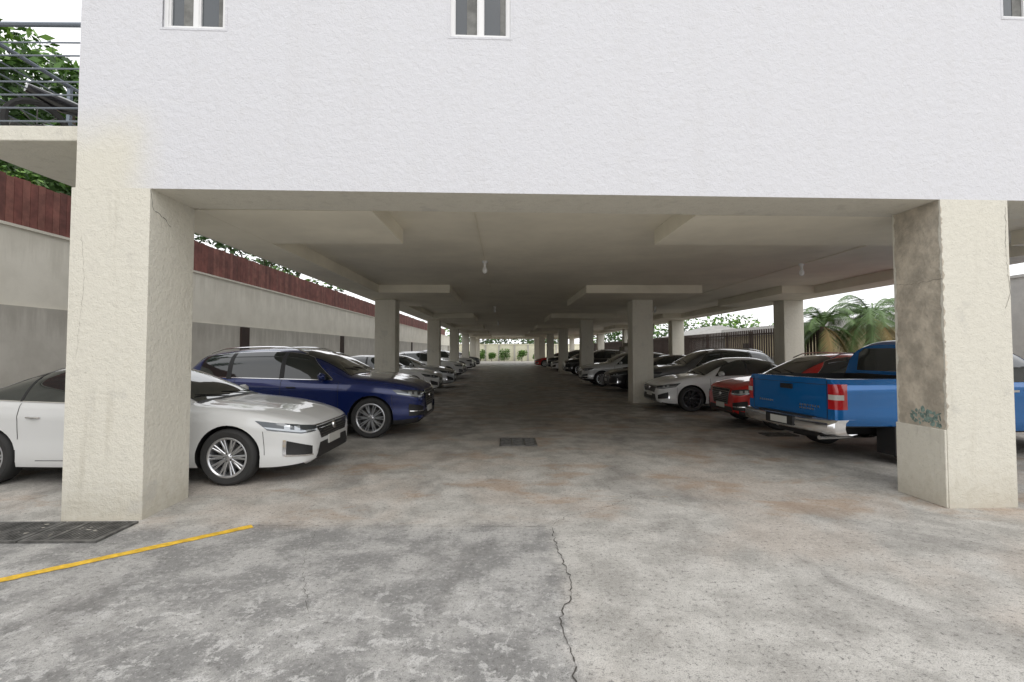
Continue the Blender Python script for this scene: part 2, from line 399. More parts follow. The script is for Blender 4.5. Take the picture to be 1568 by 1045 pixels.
vcrack('column_crack_b', lambda u, z: (u, -.004, z), [(.16, 2.7), (.20, 2.3), (.17, 1.9), (.14, 1.5)], .0008, 2, fac)
vcrack('column_crack_c', lambda u, z: (u, -.004, z), [(9.45, 3.1), (9.43, 2.7), (9.46, 2.2), (9.4, 2.0)], .002, 3, fac)
vcrack('column_crack_d', lambda u, z: (CB0 - .007, u, z), [(.0, 2.35), (.3, 2.33), (.58, 2.36)], .002, 4, fac)

b = MB()
b.box(-4.1, 9.25, 5.45, 65, ZC, 3.6)
b.obj('ceiling_slab', [M['ceil']], bld)
b = MB(); b.box(-4.10, -3.42, 5.40, 64.6, ZB, ZC - .002); b.obj('side_beam_a', [M['ceil']], bld)
b = MB(); b.box(8.5, 9.25, 5.72, 64.6, ZB, ZC - .002); b.obj('side_beam_b', [M['ceil']], bld)
b = MB(); b.box(-4.1, 9.25, 64.603, 65.1, ZB, ZC - .003); b.obj('end_beam', [M['ceil']], bld)
b = MB()
for k in range(7):
    yc = 5.1 + 10 * k; y0 = max(yc - 2, 5.42) if k else 5.42; y1 = min(yc + 2, 64.6)
    if k == 0:
        b.box(-3.418, -1.5, 5.42, y1, ZB + .003, ZC - .001); b.box(2.22, 5.9, 5.55, y1, ZB + .003, ZC - .001); b.box(7.6, 8.498, 5.7, y1, ZB + .003, ZC - .001)
    else:
        b.box(-3.418, -1.5, y0, y1, ZB + .003, ZC - .001); b.box(2.22, 5.4, y0, y1, ZB + .003, ZC - .001); b.box(7.6, 8.498, y0, y1, ZB + .003, ZC - .001)
b.obj('column_caps', [M['ceil']], bld)
for k in range(1, 7):
    y = 4.78 + 10 * k
    if k == 6: y = 64.0
    column('column_a%d' % k, -3.97, -3.34, y, y + .6, ZB - .001)
    column('column_b%d' % k, 3.92, 4.56, y, y + .6, ZB + .001)
    column('column_c%d' % k, 8.62, 9.24, y, y + .6, ZB - .001)
b = MB(); b.box(-4.1, 9.25, 5.46, 65.0, 3.602, 9.9); b.obj('upper_storeys', [M['facade']], bld)
b = MB()
b.tube([(-.4, 5.5, ZC - .012), (-.4, 40, ZC - .012)], .008, 6); b.tube([(6.1, 5.6, ZC - .012), (6.1, 30, ZC - .012)], .008, 6)
b.obj('ceiling_conduit', [M['ceil']], bld)
for (x, y) in ((-.4, 9.6), (6.1, 9.8), (-.4, 19.5), (-.4, 29.5), (6.1, 19.5)):
    b = MB(); b.lathe([(0, 0), (.055, 0), (.055, -.03), (.03, -.04), (.024, -.10), (0, -.10)], 16, 0, (x, y, ZC - .001), 'z')
    b.lathe([(.02, -.10), (.032, -.13), (.048, -.17), (.05, -.20), (.04, -.235), (.02, -.25), (0, -.252)], 16, 1, (x, y, ZC), 'z')
    b.obj('light_bulb', [M['upvc'], M['bulb']], None, smooth=40)
b = MB()
for k in range(14):
    b.box(5.2 + k * .25, 5.2 + (k + 1) * .25, 28, 29.3, max(0, k * .23 - .25), (k + 1) * .23)
b.box(8.2, 8.6, 27.9, 29.4, 0, 3.1); b.obj('staircase', [M['stain']])

# balcony walkway
bal = empty('balcony')
b = MB(); b.box(-5.42, -4.14, 4.72, 40, 3.65, 3.80); b.obj('balcony_slab', [M['cream']], bal, bevel=.01)
b = MB()
def rail(b, p0, p1, z0, nb):
    p0 = Vector(p0); p1 = Vector(p1); n = max(1, round((p1 - p0).length / 1.15))
    for k in range(n + 1):
        q = p0.lerp(p1, k / n); b.box(q.x - .02, q.x + .02, q.y - .02, q.y + .02, z0, z0 + 1.03)
    b.tube([(p0.x, p0.y, z0 + 1.05), (p1.x, p1.y, z0 + 1.05)], .024, 8)
    for k in range(nb):
        z = z0 + .07 + k * (.93 / nb); b.tube([(p0.x, p0.y, z), (p1.x, p1.y, z)], .0085, 6)
rail(b, (-5.36, 4.78), (-4.17, 4.78), 3.80, 7); rail(b, (-5.36, 4.80), (-5.36, 39.9), 3.80, 7)
b.obj('balcony_railing', [M['steel']], bal)

mc = empty('motorcycle', (-4.98, 5.85, 3.80), rad(62)); b = MB()
for x in (-.52, .52):
    b.lathe([(.27, -.035), (.30, -.02), (.30, .02), (.27, .035), (.24, .02), (.24, -.02), (.27, -.035)], 24, 0, (x, 0, .30))
    for k in range(8):
        t = k * math.pi / 4; b.tube([(x, 0, .30), (x + .25 * math.cos(t), 0, .30 + .25 * math.sin(t))], .006, 5, 2)
b.tube([(-.52, 0, .3), (-.2, 0, .35), (.1, 0, .45), (.36, 0, .75)], [.03, .06, .07, .03], 8, 1)
b.tube([(.52, .05, .3), (.40, .05, .62), (.33, 0, .84)], .018, 8, 2); b.tube([(.52, -.05, .3), (.40, -.05, .62), (.33, 0, .84)], .018, 8, 2)
b.tube([(.30, -.30, .88), (.34, 0, .86), (.30, .30, .88)], .013, 8, 2)
b.tube([(.30, 0, .66), (.12, 0, .72), (-.05, 0, .66)], [.06, .13, .07], 10, 1); b.tube([(0, 0, .64), (-.3, 0, .64), (-.62, 0, .70)], [.06, .09, .05], 10, 1)
b.tube([(-.1, 0, .3), (.12, 0, .33)], [.14, .13], 10, 2); b.tube([(-.2, .1, .22), (-.7, .12, .3)], .035, 8, 2); b.tube([(.37, 0, .74), (.47, 0, .74)], [.05, .08], 10, 2)
b.obj('frame_and_wheels', [M['tyre'], P['black'], M['iron']], mc, smooth=40)

# ------------------------------------------------------------------ boundary wall + fence (left)
b = MB(); b.box(-8.78, -8.52, -6, 90, 0, 3.75, 0); b.box(-8.515, -8.46, -6, 90, 0, 2.38, 1)
b.box(-8.8, -8.49, -6, 90, 3.751, 3.80, 0)
for k in range(9):
    y = 6.4 + k * 9.4
    b.box(-8.455, -8.40, y - .24, y + .24, 0, 2.36, 2)
b.obj('retaining_wall', [M['rwall_up'], M['rwall_lo'], M['brown']])
b = MB(); y = -5.9; r = random.Random(3)
while y < 70:
    w = .138; t = r.uniform(-.015, .02); b.box(-8.66 + r.uniform(-.004, .004), -8.635, y, y + w, 3.81, 4.66 + t, r.choice((0, 0, 1, 2))); y += w + .008
b.box(-8.70, -8.665, -5.9, 70, 4.0, 4.08, 1); b.box(-8.70, -8.665, -5.9, 70, 4.4, 4.48, 1)
for k in range(32): b.box(-8.78, -8.705, -5.8 + k * 2.4, -5.7 + k * 2.4, 3.801, 4.6, 1)
b.obj('wooden_fence', [M['wood1'], M['wood2'], M['wood3']])

# ------------------------------------------------------------------ foliage
def leaves(b, clumps, n, size, r, off=0):
    tot = sum(c[1][0] * c[1][1] * c[1][2] for c in clumps)
    for (c, rd) in clumps:
        k = int(n * rd[0] * rd[1] * rd[2] / tot) + 5
        for _ in range(k):
            d = Vector((r.gauss(0, 1), r.gauss(0, 1), r.gauss(0, 1))).normalized(); q = r.random() ** .45
            p = Vector((c[0] + d.x * rd[0] * q, c[1] + d.y * rd[1] * q, c[2] + d.z * rd[2] * q))
            a = Vector((r.gauss(0, 1), r.gauss(0, 1), r.gauss(0, .6))).normalized(); o = a.cross(Vector((r.gauss(0, 1), r.gauss(0, 1), r.gauss(0, 1)))).normalized()
            s = size * r.uniform(.6, 1.3); w = s * .42
            mi = off + (2 if (d.z > .3 and r.random() < .55) else (0 if d.z < -.2 or r.random() < .35 else 1))
            b.face([p - a * s, p + o * w, p + a * s, p - o * w], mi)
def tree(name, x, y, h, cr, nl, size, seed, z0=0):
    r = random.Random(seed); b = MB()
    b.tube([(x, y, z0), (x + .1, y, z0 + h * .25), (x + .05, y + .1, z0 + h * .5)], [h * .03, h * .022, h * .016], 10, 3)
    cl = []
    for k in range(13):
        t = k * 2.4; rr_ = cr * r.uniform(.35, .85); cx = x + math.cos(t) * rr_; cy = y + math.sin(t) * rr_; cz = z0 + h * r.uniform(.50, .95)
        s = cr * r.uniform(.28, .46); cl.append(((cx, cy, cz), (s, s, s * .7)))
        b.tube([(x + .05, y + .1, z0 + h * .42), ((x + cx) / 2, (y + cy) / 2, z0 + h * .6), (cx, cy, cz)], [h * .012, h * .008, .015], 6, 3)
    leaves(b, cl, nl, size, r)
    b.obj(name, [M['leaf1'], M['leaf2'], M['leaf3'], M['bark']])
tree('tree', -12.4, 10.5, 9.6, 3.4, 16000, .12, 21)
tree('tree', -14.5, 16, 9.0, 3.5, 8000, .15, 22)
tree('tree', -13.0, 5.0, 8.4, 2.8, 7000, .12, 23)
tree('tree', -11.6, 13.6, 9.4, 2.2, 7000, .12, 25)
tree('tree', -13, 27, 9, 3.5, 3000, .17, 24)
b = MB(); r = random.Random(31); cl = []
for k in range(60):
    y = -3 + k * 1.0 + r.uniform(-.3, .3); s = r.uniform(.30, .55); cl.append(((-9.4 + r.uniform(-.2, .2), y, 4.35 + r.uniform(-.25, .25)), (s * .8, s * 1.3, s)))
leaves(b, cl, 18000, .075, r)
for k in range(30): b.tube([(-9.5, -3 + 2 * k, 0), (-9.5, -2.9 + 2 * k, 4.3)], [.05, .02], 6, 3)
b.obj('hedge', [M['leaf1'], M['leaf2'], M['leaf3'], M['bark']])
b = MB(); b.box(-40, -8.79, -6, 90, -.02, .3); b.obj('soil_bank', [M['grass']])

# far end : wall, shrubs, trees
b = MB(); b.box(-8.4, 20, 75, 75.3, 0, 2.55, 0); b.box(-8.4, 20, 74.9, 75.4, 2.551, 2.65, 0)
for x in (-6, -3, -.9, 1.5, 3.6, 8, 12): b.box(x - .14, x + .14, 74.85, 74.999, 0, 2.55, 1)
b.obj('garden_wall', [M['endwall'], M['rwall_lo']])
for i, (x, y, s) in enumerate(((-3.7, 73.5, 1.0), (-2.0, 73.6, .7), (-.1, 73.6, 1.05), (2.6, 73.4, .9), (5.0, 73.5, .7), (-5.5, 73.4, .8))):
    b = MB(); r = random.Random(60 + i); cl = [((x + r.uniform(-.5, .5), y + r.uniform(-.3, .3), .5 + r.uniform(0, 1.0) * s), (s * .5, s * .5, s * .5)) for _ in range(7)]
    leaves(b, cl, 900, .13, r); b.tube([(x, y, 0), (x, y, 1.1)], [.06, .03], 6, 3); b.obj('shrub', [M['leaf2'], M['leaf2'], M['leaf3'], M['bark']])
b = MB(); r = random.Random(70); cl = []
for k in range(46):
    x = -60 + k * 3.2 + r.uniform(-1, 1); s = r.uniform(2.2, 3.6); cl.append(((x, 92 + r.uniform(-4, 4), 3 + r.uniform(0, 3)), (s, s, s * 1.1)))
for k in range(26):
    s = r.uniform(1.6, 2.8); cl.append(((34 + r.uniform(-3, 3), -4 + k * 3.6, 2.2 + r.uniform(0, 1.5)), (s, s, s)))
leaves(b, cl, 17000, .42, r)
b.obj('distant_trees', [M['leaf1'], M['leaf2'], M['leaf3']])

# right side : walls, picket fence, palm, house
b = MB(); b.box(13, 13.25, -4, 14.6, 0, 3.45, 0); b.box(12.95, 13.3, -4, 14.6, 3.451, 3.52, 0); b.box(13.4, 13.6, 14.61, 64, 0, 1.3, 0)
b.obj('boundary_wall', [M['parapet']])
b = MB(); y = 17.55
b.box(11.38, 11.42, 17.5, 62, 2.32, 2.38, 0); b.box(11.38, 11.42, 17.5, 62, .35, .40, 0)
while y < 62:
    b.box(11.33, 11.379, y, y + .06, .02, 2.55, 0); y += .19
for k in range(19): b.box(11.421, 11.5, 17.5 + k * 2.4, 17.58 + k * 2.4, 0, 2.5, 0)
b.obj('metal_fence', [M['brown']])
hs = empty('house', (21, 28, 0)); b = MB(); b.box(-4.5, 5, -10, 8, 0, 2.6, 0)
b.box(-4.7, 5.2, -10.2, 8.2, 2.601, 3.15, 4)
for y in (-8, -4, 0, 4): b.box(-4.53, -4.501, y, y + 1.2, 1, 2.1, 2); b.box(-4.56, -4.531, y - .05, y + 1.25, .93, .999, 3)
b.obj('house_body', [M['housewall'], M['roof'], M['winglass'], M['upvc'], M['parapet']], hs)
hs = empty('house', (21, 48, 0)); b = MB(); b.box(-4.5, 4, -4, 6, 0, 2.7, 0); b.box(-4.53, -4.501, 0, 1.2, 1, 2.1, 2)
b.v += [(-5, -4.5, 2.702), (4.5, -4.5, 2.702), (4.5, 6.5, 2.702), (-5, 6.5, 2.702), (0, -1, 4.1), (0, 3, 4.1)]; i = len(b.v) - 6
for f in ((0, 1, 4), (1, 2, 5, 4), (2, 3, 5), (3, 0, 4, 5)): b.f.append(tuple(i + k for k in f)); b.m.append(1)
b.obj('house_body', [M['parapet'], M['roof'], M['winglass']], hs)

def palm(name, x, y, h, L, nf, seed):
    r = random.Random(seed); b = MB(); pts = []; rs = []
    for k in range(9):
        t = k / 8; pts.append((x + .15 * t * t, y, h * t)); rs.append((.15 - .04 * t) * (1.12 if k % 2 else 1))
    b.tube(pts, rs, 10, 0); top = Vector(pts[-1])
    for k in range(nf):
        az = 2 * math.pi * k / nf * 2.618 + r.uniform(-.2, .2); el = rad(r.uniform(-30, 70)); dry = el < rad(-8) and r.random() < .7
        d = Vector((math.cos(az) * math.cos(el), math.sin(az) * math.cos(el), math.sin(el))); p = top.copy(); P_ = [p.copy()]; seg = 12
        for s in range(seg):
            p = p + d * (L / seg); d = (d + Vector((0, 0, -.13 - .02 * s))).normalized(); P_.append(p.copy())
        b.tube(P_, [.022 - .0016 * i for i in range(len(P_))], 4, 2 if dry else 1)
        for s in range(2, len(P_) - 1):
            dd = (P_[s + 1] - P_[s]).normalized(); side = dd.cross(Vector((0, 0, 1))).normalized()
            for q in range(4):
                for sg in (-1, 1):
                    p0 = P_[s].lerp(P_[s + 1], q / 4); ll = L * .32 * math.sin(math.pi * (s + q / 4) / (seg + 1)) + .06
                    tip = p0 + (side * sg * .8 + dd * .55 + Vector((0, 0, -.42 + r.uniform(-.15, .15)))).normalized() * ll; w = dd * .016
                    b.face([p0 - w, p0 + w, tip], 2 if dry else 1)
    b.obj(name, [M['bark'], M['palmleaf'], M['dry']])
palm('palm_tree', 11.3, 17.2, 2.45, 1.5, 26, 4)
palm('palm_tree', 12.9, 17.0, 2.75, 1.8, 30, 5)

# ------------------------------------------------------------------ cars
def pchip(pts):
    xs = [p[0] for p in pts]; ys = [p[1] for p in pts]; n = len(xs)
    h = [xs[i + 1] - xs[i] for i in range(n - 1)]; dl = [(ys[i + 1] - ys[i]) / h[i] for i in range(n - 1)]
    d = [0.0] * n; d[0] = dl[0]; d[-1] = dl[-1]
    for i in range(1, n - 1):
        if dl[i - 1] * dl[i] > 0:
            w1 = 2 * h[i] + h[i - 1]; w2 = h[i] + 2 * h[i - 1]; d[i] = (w1 + w2) / (w1 / dl[i - 1] + w2 / dl[i])
    def f(x):
        if x <= xs[0]: return ys[0]
        if x >= xs[-1]: return ys[-1]
        i = 0
        while x > xs[i + 1]: i += 1
        t = (x - xs[i]) / h[i]; t2 = t * t; t3 = t2 * t
        return (2 * t3 - 3 * t2 + 1) * ys[i] + (t3 - 2 * t2 + t) * h[i] * d[i] + (-2 * t3 + 3 * t2) * ys[i + 1] + (t3 - t2) * h[i] * d[i + 1]
    return f
def hull(spec, stations=None):
    L = spec['L']; top, belt, W, bot = (pchip(spec[k]) for k in ('top', 'belt', 'W', 'bot'))
    xs = stations or ([0, .012, .03, .06] + [.1 + (L - .2) * k / 84 for k in range(85)] + [L - .06, L - .03, L - .012, L])
    n_ = spec.get('n', 3.0); tum = spec.get('tum', .36); NU = 13; rings = []; v = []; f = []
    crease = spec.get('crease', 0)
    for x in xs:
        zt, zb, w, z0 = top(x), belt(x), W(x), bot(x); zt = max(zt, zb + .004)
        half = [(w * .5, z0), (w * .88, z0), (w * .955, z0 + .03), (w * .985, z0 + .10)]
        hgt = zb - z0
        for t in (.30, .40, .5, .60, .68, .74, .80, .86, .92, .96):
            yy = 1.0 - .018 * ((t - .5) / .5) ** 2 - (.03 * max(0, (t - .8) / .2) ** 2)
            if crease:
                yy += .010 * math.exp(-((t - .80) / .05) ** 2) - .018 * math.exp(-((t - .45) / .16) ** 2)
            half.append((w * yy, z0 + hgt * t))
        half.append((w * .935, zb)); ys = w * .925
        hood = max(0.0, 1 - (zt - zb) / .16)
        for j in range(1, NU + 1):
            a = (math.pi / 2) * j / NU; cy = max(0, math.cos(a)) ** (2 / n_); sz = math.sin(a) ** (2 / n_)
            z = zb + (zt - zb) * sz; y = ys * cy * (1 - tum * (z - zb))
            if crease and hood > 0 and x < 1.6: z += hood * .012 * math.exp(-((y / max(ys, .1) - .55) / .09) ** 2)
            half.append((y, z))
        half[-1] = (0, zt)
        ring = [(0, z0)] + half + [(-y, z) for (y, z) in reversed(half[:-1])]
        i = len(v); v += [(x, y, z) for (y, z) in ring]; rings.append((i, len(ring)))
    for (a, n), (c, _) in zip(rings[:-1], rings[1:]):
        for j in range(n): f.append((a + j, a + (j + 1) % n, c + (j + 1) % n, c + j))
    a, n = rings[0]; c, _ = rings[-1]; f.append(tuple(a + j for j in reversed(range(n)))); f.append(tuple(c + j for j in range(n)))
    return v, f
def fixn(me):
    bm = bmesh.new(); bm.from_mesh(me); bmesh.ops.recalc_face_normals(bm, faces=bm.faces); bm.to_mesh(me); bm.free()
def cut(v, f, cyls, boxes=()):
    me = bpy.data.meshes.new('shell'); me.from_pydata(v, [], f); fixn(me)
    o = bpy.data.objects.new('shell', me); sc.collection.objects.link(o); cb = MB()
    for (x, z, r, y0, y1) in cyls:
        cb.tube([(x, y0, z), (x, y1, z)], r, 40)
    for q in boxes: cb.box(*q)
    cm = cb.mesh('cutter', []); fixn(cm); co_ = bpy.data.objects.new('cutter', cm); sc.collection.objects.link(co_)
    md = o.modifiers.new('b', 'BOOLEAN'); md.object = co_; md.operation = 'DIFFERENCE'; md.solver = 'EXACT'
    dg = bpy.context.evaluated_depsgraph_get(); dg.update(); res = bpy.data.meshes.new_from_object(o.evaluated_get(dg))
    bpy.data.objects.remove(o); bpy.data.objects.remove(co_)
    return res
def finish_body(me, cyls, clad=None):
    me.materials.clear(); me.materials.append(P['white']); me.materials.append(M['black']); me.materials.append(M['seam'])
    for p in me.polygons:
        c = p.center; p.use_smooth = True; p.material_index = 0
        for (x, z, r, y0, y1) in cyls:
            if math.hypot(c.x - x, c.z - z) < r + .002 and min(y0, y1) - .01 < c.y < max(y0, y1) + .01: p.material_index = 1
        if p.material_index == 0 and clad and c.z < clad: p.material_index = 1
        if p.normal.z < -.8 : p.material_index = 1
    me.set_sharp_from_angle(angle=rad(32))
def resamp(pts, n):
    pts = [Vector(p) for p in pts]; L = [0]
    for a, c in zip(pts[:-1], pts[1:]): L.append(L[-1] + (c - a).length)
    out = []
    for k in range(n + 1):
        s = L[-1] * k / n; i = 0
        while i < len(pts) - 2 and s > L[i + 1]: i += 1
        t = (s - L[i]) / max(1e-9, L[i + 1] - L[i]); out.append(pts[i].lerp(pts[i + 1], min(1, t)))
    return out
def patch(b, bvh, lo, up, d, mi, nx=16, nz=5, off=.004, mirror=True):
    d = Vector(d).normalized(); A = resamp(lo, nx); B = resamp(up, nx)
    for sg in ((1, -1) if mirror else (1,)):
        i0 = len(b.v)
        for a, c in zip(A, B):
            for j in range(nz + 1):
                p = a.lerp(c, j / nz); hit, nrm, _, _ = bvh.ray_cast(p - d * 4, d)
                if hit is None: hit = p; nrm = -d
                if nrm.dot(d) > 0: nrm = -nrm
                q = hit + nrm * off; b.v.append((q.x, q.y * sg, q.z))
        for k in range(nx):
            for j in range(nz):
                a = i0 + k * (nz + 1) + j; b.f.append((a, a + nz + 1, a + nz + 2, a + 1)); b.m.append(mi)
SIDE = (0, 1, 0)
def strip(b, bvh, pts, w, d, mi, off=.003, mirror=True, vert=True):
    wv = Vector((w, 0, 0)) if vert else Vector((0, 0, w))
    patch(b, bvh, [Vector(p) - wv / 2 for p in pts], [Vector(p) + wv / 2 for p in pts], d, mi, 24, 1, off, mirror)
TM = [M['carglass'], M['chrome'], M['lamp'], M['lampd'], M['black'], M['tail'], M['seam'], M['plate'], M['alloy']]
GL, CH, LA, LD, BK, TL, SM, PL, AL = range(9)

def wheel_mesh(Rw, rr, nsp, wsp, mat, width=.22):
    b = MB()
    b.lathe([(rr - .004, .004), (rr + .012, -.008), (Rw * .90, -.014), (Rw - .016, .0), (Rw - .002, .02), (Rw, .05), (Rw, width - .04), (Rw - .02, width - .005), (rr, width)], 48, 0)
    b.lathe([(rr + .004, -.004), (rr - .008, -.006), (rr - .022, .004), (rr - .03, .03), (rr - .035, width - .02)], 48, 1)
    b.lathe([(rr - .03, .13), (.0, .13)], 32, 2); b.lathe([(Rw * .46, .095), (Rw * .46, .09), (.05, .09)], 32, 3)
    b.lathe([(0, .004), (.026, .006), (.032, .014), (.055, .022), (.062, .06)], 24, 1)
    for k in range(nsp):
        t = 2 * math.pi * k / nsp; ro = rr - .012; w0, w1 = wsp * 1.15, wsp * .8
        if nsp <= 10: angs = (t - .10, t + .10)
        else: angs = (t,)
        for a in angs:
            r0 = .045; da = (t - a) * .55
            p = []
            for (r_, w_, ya, yb, aa) in ((r0, w0, .02, .055, a + da), (ro, w1, .004, .045, a)):
                c, s = math.cos(aa), math.sin(aa)
                for (ww, yy) in ((-w_ / 2, ya + .006), (-w_ / 4, ya), (w_ / 4, ya), (w_ / 2, ya + .006), (w_ / 2, yb), (-w_ / 2, yb)):
                    p.append((r_ * c - ww * s, yy, r_ * s + ww * c))
            i = len(b.v); b.v += p
            for j in range(6): b.f.append((i + j, i + (j + 1) % 6, i + 6 + (j + 1) % 6, i + 6 + j)); b.m.append(1)
    for k in range(5):
        t = 2 * math.pi * (k + .5) / 5; b.tube([(.045 * math.cos(t), .012, .045 * math.sin(t)), (.045 * math.cos(t), .03, .045 * math.sin(t))], .007, 6, 2)
    return b.mesh('wheel', [M['tyre'], mat, M['black'], M['iron']], 35)

def scale_spec(s, sx, sz, sw):
    o = dict(s); o['L'] = s['L'] * sx
    for k in ('top', 'belt', 'bot'): o[k] = [(x * sx, z * (sz if k != 'bot' else 1)) for x, z in s[k]]
    o['W'] = [(x * sx, w * sw) for x, w in s['W']]; o['axles'] = [a * sx for a in s['axles']]; o['sx'] = sx; o['sz'] = sz; o['sw'] = sw
    return o
SEDAN = dict(kind='sedan', L=4.80, axles=[.93, 3.82], Rw=.335, sx=1, sz=1, sw=1, n=3.0, tum=.40, crease=1,
    top=[(0, .60), (.02, .66), (.08, .72), (.25, .785), (.6, .87), (1.0, .93), (1.38, .975), (1.75, 1.17), (2.15, 1.345), (2.55, 1.43), (2.95, 1.44), (3.3, 1.405), (3.6, 1.31), (3.95, 1.145), (4.15, 1.075), (4.55, 1.045), (4.72, .98), (4.80, .80)],
    belt=[(0, .52), (.03, .60), (.12, .67), (.35, .75), (.8, .85), (1.3, .90), (2.2, .935), (3.4, .975), (4.1, 1.0), (4.5, .98), (4.72, .90), (4.80, .72)],
    W=[(0, .54), (.02, .62), (.08, .71), (.2, .79), (.45, .86), (.9, .895), (2.3, .90), (3.8, .895), (4.3, .855), (4.6, .78), (4.74, .71), (4.80, .60)],
    bot=[(0, .27), (.1, .21), (.5, .18), (4.2, .2), (4.65, .28), (4.80, .34)])
SUV = dict(kind='suv', L=4.66, axles=[.90, 3.72], Rw=.368, sx=1, sz=1, sw=1, n=3.3, tum=.30, crease=1,
    top=[(0, .78), (.02, .85), (.08, .92), (.25, .99), (.6, 1.06), (1.0, 1.11), (1.3, 1.145), (1.65, 1.35), (2.0, 1.53), (2.35, 1.625), (2.8, 1.66), (3.4, 1.645), (3.9, 1.60), (4.15, 1.55), (4.35, 1.36), (4.5, 1.15), (4.6, 1.05), (4.66, .85)],
    belt=[(0, .66), (.03, .76), (.12, .85), (.35, .93), (.8, 1.0), (1.3, 1.035), (2.2, 1.055), (3.4, 1.085), (4.2, 1.10), (4.45, 1.05), (4.6, .97), (4.66, .78)],
    W=[(0, .62), (.02, .70), (.08, .78), (.2, .85), (.45, .915), (.9, .945), (2.3, .95), (3.8, .945), (4.25, .91), (4.5, .86), (4.61, .78), (4.66, .70)],
    bot=[(0, .33), (.1, .26), (.5, .23), (4.1, .25), (4.6, .36), (4.66, .42)])
cache = {}
def build_type(key, s, wheelkey):
    L = s['L']; sx, sz, sw = s['sx'], s['sz'], s['sw']; Rw = s['Rw']; suv = s['kind'] == 'suv'
    v, f = hull(s); W = pchip(s['W']); top = pchip(s['top']); belt = pchip(s['belt'])
    bvh = BVHTree.FromPolygons([Vector(p) for p in v], f); cyls = []
    for ax in s['axles']:
        w = W(ax); cyls += [(ax, Rw, Rw + .045, -w - .3, -w + .30), (ax, Rw, Rw + .045, w - .30, w + .3)]
    me = cut(v, f, cyls); finish_body(me, cyls, clad=.34 if suv else None); me.name = key + '_body'
    b = MB(); S = lambda p: (p[0] * sx, p[1] * sw, p[2] * sz)
    SS = lambda l: [S(p) for p in l]
    def sidewin(x0, x1, topoff, taper0, taper1):
        n = 22; lo = []; up = []
        for k in range(n + 1):
            x = x0 + (x1 - x0) * k / n; zb = belt(x) + .02; zt = top(x) - topoff
            if x < x0 + taper0: zt = min(zt, zb + .01 + (x - x0) / taper0 * .33)
            lo.append((x, -1, zb)); up.append((x, -1, max(zt, zb + .008)))
        patch(b, bvh, lo, up, SIDE, GL, 40, 8, .005)
        patch(b, bvh, [Vector(p) - Vector((0, 0, .010)) for p in lo], lo, SIDE, CH, 40, 1, .008)
        patch(b, bvh, up, [Vector(p) + Vector((0, 0, .006)) for p in up], SIDE, CH if suv else BK, 40, 1, .008)
    if suv:
        sidewin(1.62 * sx, 4.12 * sx, .085 * sz, .40, .2)
        for x in (2.52, 3.50): patch(b, bvh, SS([(x, -1, 1.08), (x + .09, -1, 1.08)]), SS([(x + .04, -1, 1.57), (x + .11, -1, 1.57)]), SIDE, BK, 2, 8, .008)
        doors = [(1.50, .42, 1.02), (2.56, .36, 1.06), (3.42, .62, 1.08)]
        wsx = (1.34, 2.26)
    else:
        sidewin(1.66 * sx, 3.98 * sx, .075 * sz, .36, .2)
        for x in (2.58,): patch(b, bvh, SS([(x, -1, .965), (x + .08, -1, .965)]), SS([(x + .04, -1, 1.36), (x + .10, -1, 1.36)]), SIDE, BK, 2, 8, .008)
        patch(b, bvh, SS([(3.42, -1, .99), (3.45, -1, .99)]), SS([(3.38, -1, 1.31), (3.41, -1, 1.31)]), SIDE, BK, 2, 6, .008)
        doors = [(1.48, .38, .88), (2.62, .30, .94), (3.42, .55, .97)]
        wsx = (1.42, 2.20)
    for (x, za, zb_) in doors:
        strip(b, bvh, SS([(x, -1, za), (x, -1, zb_)]), .007, SIDE, SM)
    strip(b, bvh, SS([(1.50, -1, .30 if not suv else .38), (3.2, -1, .30 if not suv else .38)]), .007, SIDE, SM, vert=False)
    strip(b, bvh, SS([(.50, -1, .36 if not suv else .42), (.52, -1, .64 if not suv else .78)]), .006, SIDE, SM)
    for (xa, xb) in ((wsx[0], wsx[1]), ((3.36, 3.98) if not suv else (4.17, 4.46))):
        xa *= sx; xb *= sx; n = 10
        lo = []; up = []
        for k in range(n + 1):
            x = xa + (xb - xa) * k / n; w = W(x) * .925 * .83 * (1 - s['tum'] * (top(x) - belt(x))) * (1.0 if not suv else .98)
            lo.append((x, -w, 0)); up.append((x, w, 0))
        patch(b, bvh, lo, up, (0, 0, -1), GL, 16, 22, .006, False)
    for (ya, yb) in ((-.52, .02), (.0, .56)):
        b.tube([Vector(S((1.43, ya, 0))) + Vector((0, 0, top(1.43 * sx) + .022)), Vector(S((1.53, yb, 0))) + Vector((0, 0, top(1.53 * sx) + .008))], .007, 5, BK)
    patch(b, bvh, SS([(1.37, -.70, 0), (1.37, .70, 0)]), SS([(1.43, -.70, 0), (1.43, .70, 0)]), (0, 0, -1), BK, 16, 2, .005, False)
    strip(b, bvh, SS([(.35, -.62, 0), (.9, -.735, 0), (1.40, -.76, 0)]), .008, (0, 0, -1), SM, off=.002)
    F = (1, 0, 0)
    if suv:
        patch(b, bvh, SS([(0, -.36, .50), (0, .36, .50)]), SS([(0, -.46, .84), (0, .46, .84)]), F, BK, 16, 8, .006, False)
        for k in range(7): patch(b, bvh, SS([(0, -.37 - .012 * k, .53 + .043 * k), (0, .37 + .012 * k, .53 + .043 * k)]), SS([(0, -.37 - .012 * k, .538 + .043 * k), (0, .37 + .012 * k, .538 + .043 * k)]), F, CH, 16, 1, .014, False)
        patch(b, bvh, SS([(0, -.47, .84), (0, .47, .84)]), SS([(0, -.47, .855), (0, .47, .855)]), F, CH, 16, 1, .014, False)
        patch(b, bvh, SS([(0, -.36, .50), (0, -.345, .50)]), SS([(0, -.47, .85), (0, -.452, .85)]), F, CH, 1, 12, .014, True)
